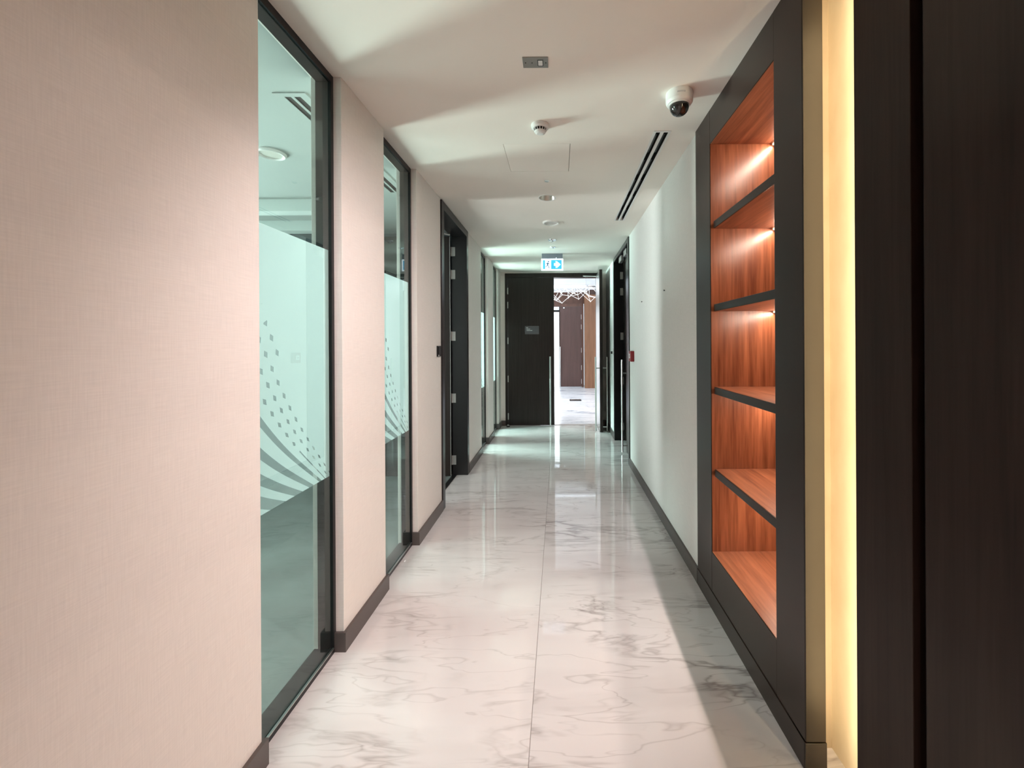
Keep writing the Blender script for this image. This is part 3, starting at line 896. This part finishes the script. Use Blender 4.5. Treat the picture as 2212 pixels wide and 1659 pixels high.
# ------------------------------------------------------------------ wall fittings
cs = thing('wall_switch', (XL, 3.417, 1.34), 'black wall switch on the left wall just before the open door', 'switch')
box('switch_body', XL, XL + 0.012, 3.374, 3.460, 1.298, 1.386, M['black_metal'], cs, bev=0.002)
box('rocker', XL + 0.012, XL + 0.016, 3.384, 3.450, 1.318, 1.378, M['black_metal'], cs, bev=0.0015)
box('status_mark', XL + 0.012, XL + 0.0135, 3.384, 3.402, 1.302, 1.312, M['white_plastic'], cs)

fc_ = thing('fire_call_point', (XR, 4.53, 1.26), 'red fire alarm call point on the right wall beside the double door', 'fire alarm')
box('housing', XR - 0.040, XR, 4.470, 4.585, 1.200, 1.315, M['red'], fc_, bev=0.006)
box('glass_panel', XR - 0.043, XR - 0.040, 4.498, 4.557, 1.235, 1.285, M['white_plastic'], fc_, bev=0.001)
box('press_mark', XR - 0.0442, XR - 0.043, 4.520, 4.535, 1.253, 1.267, M['black_metal'], fc_)

for (yy, zz, lab) in ((3.17, 1.80, 'dark wall screw on the right wall nearer the shelving'), (4.03, 1.80, 'dark wall screw on the right wall nearer the double door')):
    t = thing('wall_screw', (XR, yy, zz), lab, 'screw', 'screws left in the right wall')
    bm = bmesh.new(); tube(bm, (XR, yy, zz), (XR - 0.008, yy, zz), 0.0035, 10)
    build('shank', bm, M['frame_dark'], t)
    bm = bmesh.new(); tube(bm, (XR - 0.007, yy, zz), (XR - 0.010, yy, zz), 0.006, 12)
    build('head', bm, M['frame_dark'], t)

t = thing('door_holder', (XR, 6.23, 1.28), 'small dark switch on the right wall beyond the double door', 'switch')
box('holder_body', XR - 0.010, XR, 6.20, 6.27, 1.235, 1.325, M['white_plastic'], t, bev=0.002)
box('holder_catch', XR - 0.030, XR - 0.010, 6.215, 6.255, 1.240, 1.280, M['black_metal'], t, bev=0.003)

ds = thing('door_stop', (-0.86, 7.02, 0), 'small black and steel door stop on the floor at the closed leaf', 'door stop')
build('base', lathe(bmesh.new(), [(0, 0), (0.030, 0), (0.030, 0.012), (0.018, 0.018), (0, 0.018)], -0.86, 7.02, 24), M['black_metal'], ds)
build('buffer', lathe(bmesh.new(), [(0, 0.018), (0.017, 0.018), (0.017, 0.035), (0.012, 0.040), (0, 0.040)], -0.86, 7.02, 24), M['steel'], ds)

pl = thing('door_plaque', (-0.456, YE - 0.006, 1.63), 'dark glossy name plaque on the closed end door leaf', 'sign')
box('plaque', -0.577, -0.335, YE - 0.010, YE - 0.004, 1.560, 1.702, M['plaque'], pl, bev=0.001)
bm = bmesh.new()
for k, (x0, x1) in enumerate(((-0.553, -0.522), (-0.548, -0.486), (-0.546, -0.450))):
    z = 1.672 - k * 0.024
    x = x0
    while x < x1:
        wd = random.uniform(0.006, 0.011)
        bx(bm, x, min(x + wd, x1), YE - 0.0108, YE - 0.010, z - 0.0055, z + 0.0055)
        x += wd + 0.003
build('printed_lines', bm, M['plaque_print'], pl)

# ------------------------------------------------------------------ inside the near glazed room
t = thing('slot_diffuser', (-1.31, 2.70, ZC), 'twin-slot diffuser on the meeting room ceiling behind the near glass', 'air diffuser')
bm = bmesh.new()
bx(bm, -1.385, -1.345, 2.02, 3.38, ZC - 0.005, ZC); bx(bm, -1.312, -1.298, 2.05, 3.35, ZC - 0.005, ZC); bx(bm, -1.265, -1.225, 2.02, 3.38, ZC - 0.005, ZC)
bx(bm, -1.345, -1.265, 2.02, 2.05, ZC - 0.005, ZC); bx(bm, -1.345, -1.265, 3.35, 3.38, ZC - 0.005, ZC)
build('frame', bm, M['room_ceiling'], t)
for x in (-1.345, -1.298):
    box('slot', x, x + 0.033, 2.05, 3.35, ZC - 0.002, ZC, M['black_matt'], t)
downlight_surface('surface_downlight', -1.83, 2.66, 0.085, 'round downlight on the meeting room ceiling seen through the near glass', M['lamp_off'])
tag(box('ceiling_bulkhead', -5.6, -1.95, 3.50, 3.62, ZC - 0.10, ZC, M['room_bulk'], org=(-3.5, 3.56, ZC)), 'shallow bulkhead across the meeting room ceiling', 'bulkhead')
tag(box('ceiling_bulkhead', -5.6, -1.95, 4.10, 4.22, ZC - 0.10, ZC, M['room_bulk'], org=(-3.5, 4.16, ZC)), 'second bulkhead across the meeting room ceiling near the slate wall', 'bulkhead')

# ------------------------------------------------------------------ added unseen spotlights above the camera, with flaps shaping the floor light
def spotlight(x, y, reach, skew, label, power, angle, aim, color=(1.0, 0.865, 0.865)):
    """unseen ceiling spot added to light floor and left wall; a flap on its right cuts the beam off along the floor at x = reach"""
    zl, zb = ZC - 0.055, ZC - 0.155
    t = thing('added_spotlight', (x, y, ZC), label, 'spotlight')
    build('mount', lathe(bmesh.new(), [(0, ZC), (0.035, ZC), (0.035, ZC - 0.012), (0, ZC - 0.012)], x, y, 32), M['white_plastic'], t)
    bm = bmesh.new(); tube(bm, (x, y, ZC - 0.012), (x, y - 0.01, zl + 0.012), 0.008, 12)
    build('stem', bm, M['white_plastic'], t)
    a = Vector(aim).normalized()
    p = Vector((x, y, zl))
    bm = bmesh.new(); tube(bm, p - a * 0.040, p - a * 0.006, 0.020, 24)
    build('head', bm, M['white_plastic'], t)
    bm = bmesh.new(); tube(bm, p - a * 0.006, p - a * 0.004, 0.016, 24)
    build('lens', bm, M['lamp_lens'], t)
    # the flap's lower edge lies in the plane through the lamp and the floor line x = reach
    xe = x + (reach - x) * (zl - zb) / zl
    bm = bmesh.new()
    y0, y1 = y - 0.25, y + 0.22
    pts = [(xe + skew * (y0 - y), y0), (xe + skew * (y1 - y), y1), (xe + skew * (y1 - y) + 0.002, y1), (xe + skew * (y0 - y) + 0.002, y0)]
    prism(bm, pts, 'z', zb, ZC)
    build('flap', bm, M['black_metal'], t)  # flap added to cut the beam to a sharp edge on the floor
    d = bpy.data.lights.new('spot_lamp', 'SPOT')
    d.energy = power; d.color = color; d.shadow_soft_size = 0.0008
    d.spot_size = math.radians(angle); d.spot_blend = 1.0
    o = bpy.data.objects.new('spot_lamp', d)
    o.location = p - Vector((x, y, ZC))
    o.rotation_euler = a.to_track_quat('-Z', 'Y').to_euler()
    link(o, t)
spotlight(0.336, 1.03, 0.520, 0.029, 'added unseen spotlight nearer the shelving on the ceiling above the camera', 132, 104, (-1.20, 1.95, -2.65))
spotlight(0.060, 0.42, 0.185, 0.050, 'added unseen spotlight nearer the middle on the ceiling above the camera', 26, 100, (-0.75, 1.75, -2.30))
t = downlight_surface('lobby_fill', -0.6, -2.2, 0.085, 'added unseen fill downlight in the lobby behind the camera', M['lamp_lens'])
d = bpy.data.lights.new('lobby_fill_lamp', 'SPOT')  # unseen lamp added as soft fill from behind the camera
d.energy = 260; d.color = (1.0, 0.84, 0.78); d.shadow_soft_size = 0.06; d.spot_size = math.radians(150); d.spot_blend = 1.0
o = bpy.data.objects.new('lobby_fill_lamp', d); o.location = (0, 0, -0.03)
link(o, t)

# ------------------------------------------------------------------ bright reception beyond the end doors
RZ = 3.20
bm = bmesh.new()
bx(bm, -3.2, 4.2, YE + 0.131, 14.0, RZ, RZ + 0.1)
tag(build('ceiling', bm, M['rec_white'], None, (0, 10, RZ)), 'white reception ceiling', None, kind='structure')
bm = bmesh.new()
bx(bm, -3.3, -3.2, YE + 0.13, 14.0, 0, RZ)
bx(bm, 4.2, 4.3, YE + 0.13, 14.0, 0, RZ)
bx(bm, -3.2, XL - WALL_T, YE + 0.131, YE + 0.20, 0, RZ)
bx(bm, 1.02, 4.2, YE + 0.131, YE + 0.20, 0, RZ)
bx(bm, XL - WALL_T, 1.02, YE + 0.131, YE + 0.20, ZC, RZ)
tag(build('wall_reception', bm, M['plaster'], None, (0, 10, 0)), 'white reception side walls', None, kind='structure')
FY = 13.40
bm = bmesh.new()
bx(bm, -3.2, -0.62, FY, FY + 0.1, 0, RZ)
bx(bm, 0.86, 4.2, FY, FY + 0.1, 0, RZ)
bx(bm, -0.62, 0.86, FY, FY + 0.1, 2.68, RZ)
tag(build('wall_far', bm, M['rec_wood'], None, (0, FY, 0)), 'brown wood-panelled far wall of the reception', None, kind='structure')
tag(box('ceiling_bulkhead', -3.2, 0.86, 12.70, 13.395, 3.04, RZ, M['rec_white'], org=(0, 13, RZ)), 'white stepped bulkhead above the far reception wall', 'bulkhead')
tag(box('ceiling_bulkhead', -3.2, 4.2, 11.95, 12.25, 3.10, RZ, M['rec_white'], org=(0, 12, RZ)), 'white ceiling step nearer the chandelier', 'bulkhead')
tag(box('wood_pillar', 0.815, 1.60, 12.98, 13.395, 0, 2.92, M['rec_wood_light'], org=(1.1, 13.2, 0), bev=0.004), 'lighter reddish wood pillar beside the far door', 'pillar')
d = thing('door_4', (0.4, FY, 0), 'brown wooden far door across the reception', None, kind='structure')
box('door_jamb', 0.735, 0.800, FY - 0.03, FY + 0.08, 0, 2.66, M['rec_wood'], d)
box('door_head', -0.60, 0.800, FY - 0.035, FY + 0.08, 2.58, 2.68, M['rec_wood'], d)
lf = box('door_leaf', 0.035, 0.735, FY - 0.01, FY + 0.04, 0.01, 2.575, M['rec_door'], d, bev=0.003)
for z in (2.25, 1.93, 1.18, 0.62, 0.18):
    box('hinge', 0.720, 0.742, FY - 0.016, FY - 0.008, z - 0.075, z + 0.075, M['steel'], d)
bm = bmesh.new(); tube(bm, (0.045, FY - 0.07, 0.02), (0.045, FY - 0.07, 1.30), 0.014, 12)
build('pull_handle', bm, M['steel'], lf)
box('door_pane', -0.60, 0.015, FY - 0.01, FY + 0.03, 0.01, 2.41, M['emissive_pane'], d)  # plain white emissive pane filling the strip beside the leaf
box('door_transom', -0.60, 0.03, FY - 0.02, FY + 0.04, 2.41, 2.475, M['black_metal'], d)
box('meeting_stile', 0.015, 0.035, FY - 0.02, FY + 0.04, 0.01, 2.575, M['black_metal'], d)
t = thing('exit_sign', (-0.1, FY - 0.05, 2.53), 'small lit white exit sign above the bright far doorway', 'exit sign')
box('sign_body', -0.30, 0.005, FY - 0.05, FY - 0.011, 2.488, 2.572, M['sign_white'], t, bev=0.003)
box('sign_print', -0.26, -0.05, FY - 0.0515, FY - 0.05, 2.535, 2.550, M['black_metal'], t)
t = thing('door_closer_lamp', (0.17, FY - 0.03, 2.545), 'small bright fitting at the top of the far door', 'door closer')
box('closer_box', 0.145, 0.195, FY - 0.04, FY - 0.011, 2.525, 2.560, M['white_plastic'], t, bev=0.003)

t = thing('floor_box', (0.42, 10.2, 0), 'flat open floor box on the reception marble', 'floor box')
box('box_rim', 0.26, 0.54, 10.12, 10.38, 0, 0.012, M['black_metal'], t, bev=0.002)
box('box_lid', 0.29, 0.51, 10.16, 10.35, 0.012, 0.016, M['steel'], t)

# chandelier of joined white tubes
ch = thing('tube_chandelier', (0.3, 10.5, 2.65), 'sprawling chandelier of joined white tubes in the reception', 'chandelier')
rnd = random.Random(12)
pts = []
while len(pts) < 70:
    p = Vector((rnd.uniform(-0.8, 1.4), rnd.uniform(10.0, 11.2), rnd.uniform(2.46, 2.88)))
    if all((p - q).length > 0.16 for q in pts):
        pts.append(p)
edges = set()
for i, p in enumerate(pts):
    near_ = sorted(range(len(pts)), key=lambda j: (pts[j] - p).length)[1:4]
    for j in near_:
        edges.add((min(i, j), max(i, j)))
for i, j in sorted(edges):
    bm = bmesh.new(); tube(bm, pts[i], pts[j], 0.0055, 6)
    build('tube', bm, M['tube_white'], ch)
for p in pts:
    bm = bmesh.new()
    bmesh.ops.create_icosphere(bm, subdivisions=1, radius=0.012, matrix=Matrix.Translation(p))
    build('joint', bm, M['tube_white'], ch)
for p in sorted(pts, key=lambda q: -q.z)[:5]:
    bm = bmesh.new(); tube(bm, p, (p.x, p.y, RZ), 0.003, 6)
    build('cable', bm, M['steel'], ch)

def ceiling_panel_lamp(x, y, label, power):
    t = thing('ceiling_panel_light', (x, y, RZ), label, 'ceiling light')
    box('panel_frame', x - 0.62, x + 0.62, y - 0.32, y + 0.32, RZ - 0.02, RZ, M['white_plastic'], t)
    box('panel_diffuser', x - 0.60, x + 0.60, y - 0.30, y + 0.30, RZ - 0.022, RZ - 0.018, M['lamp_lens'], t)
    L = area_light('panel_lamp', (x, y, RZ - 0.03), (0, 0, -1), 1.2, 0.6, power, (0.92, 0.97, 1.0))
    L.parent = t
    L.matrix_parent_inverse = Matrix.Translation(-Vector((x, y, RZ)))
ceiling_panel_lamp(-1.2, 9.0, 'left ceiling light panel of the reception', 36)
ceiling_panel_lamp(1.8, 9.0, 'right ceiling light panel of the reception', 36)

cv = thing('cove_light', (0.5, 12.45, 3.06), 'added uplight brightening the reception ceiling before the far wall', 'added light')
box('cove_tray', -3.0, 4.0, 12.27, 12.60, 3.02, 3.05, M['rec_white'], cv)
L = area_light('ceiling_fill_lamp', (0.5, 12.44, 3.06), (0, 0, 1), 6.5, 0.06, 22, (0.92, 0.97, 1.0))  # uplight added to whiten the reception ceiling
L.parent = cv
L.matrix_parent_inverse = Matrix.Translation(-Vector((0.5, 12.45, 3.06)))
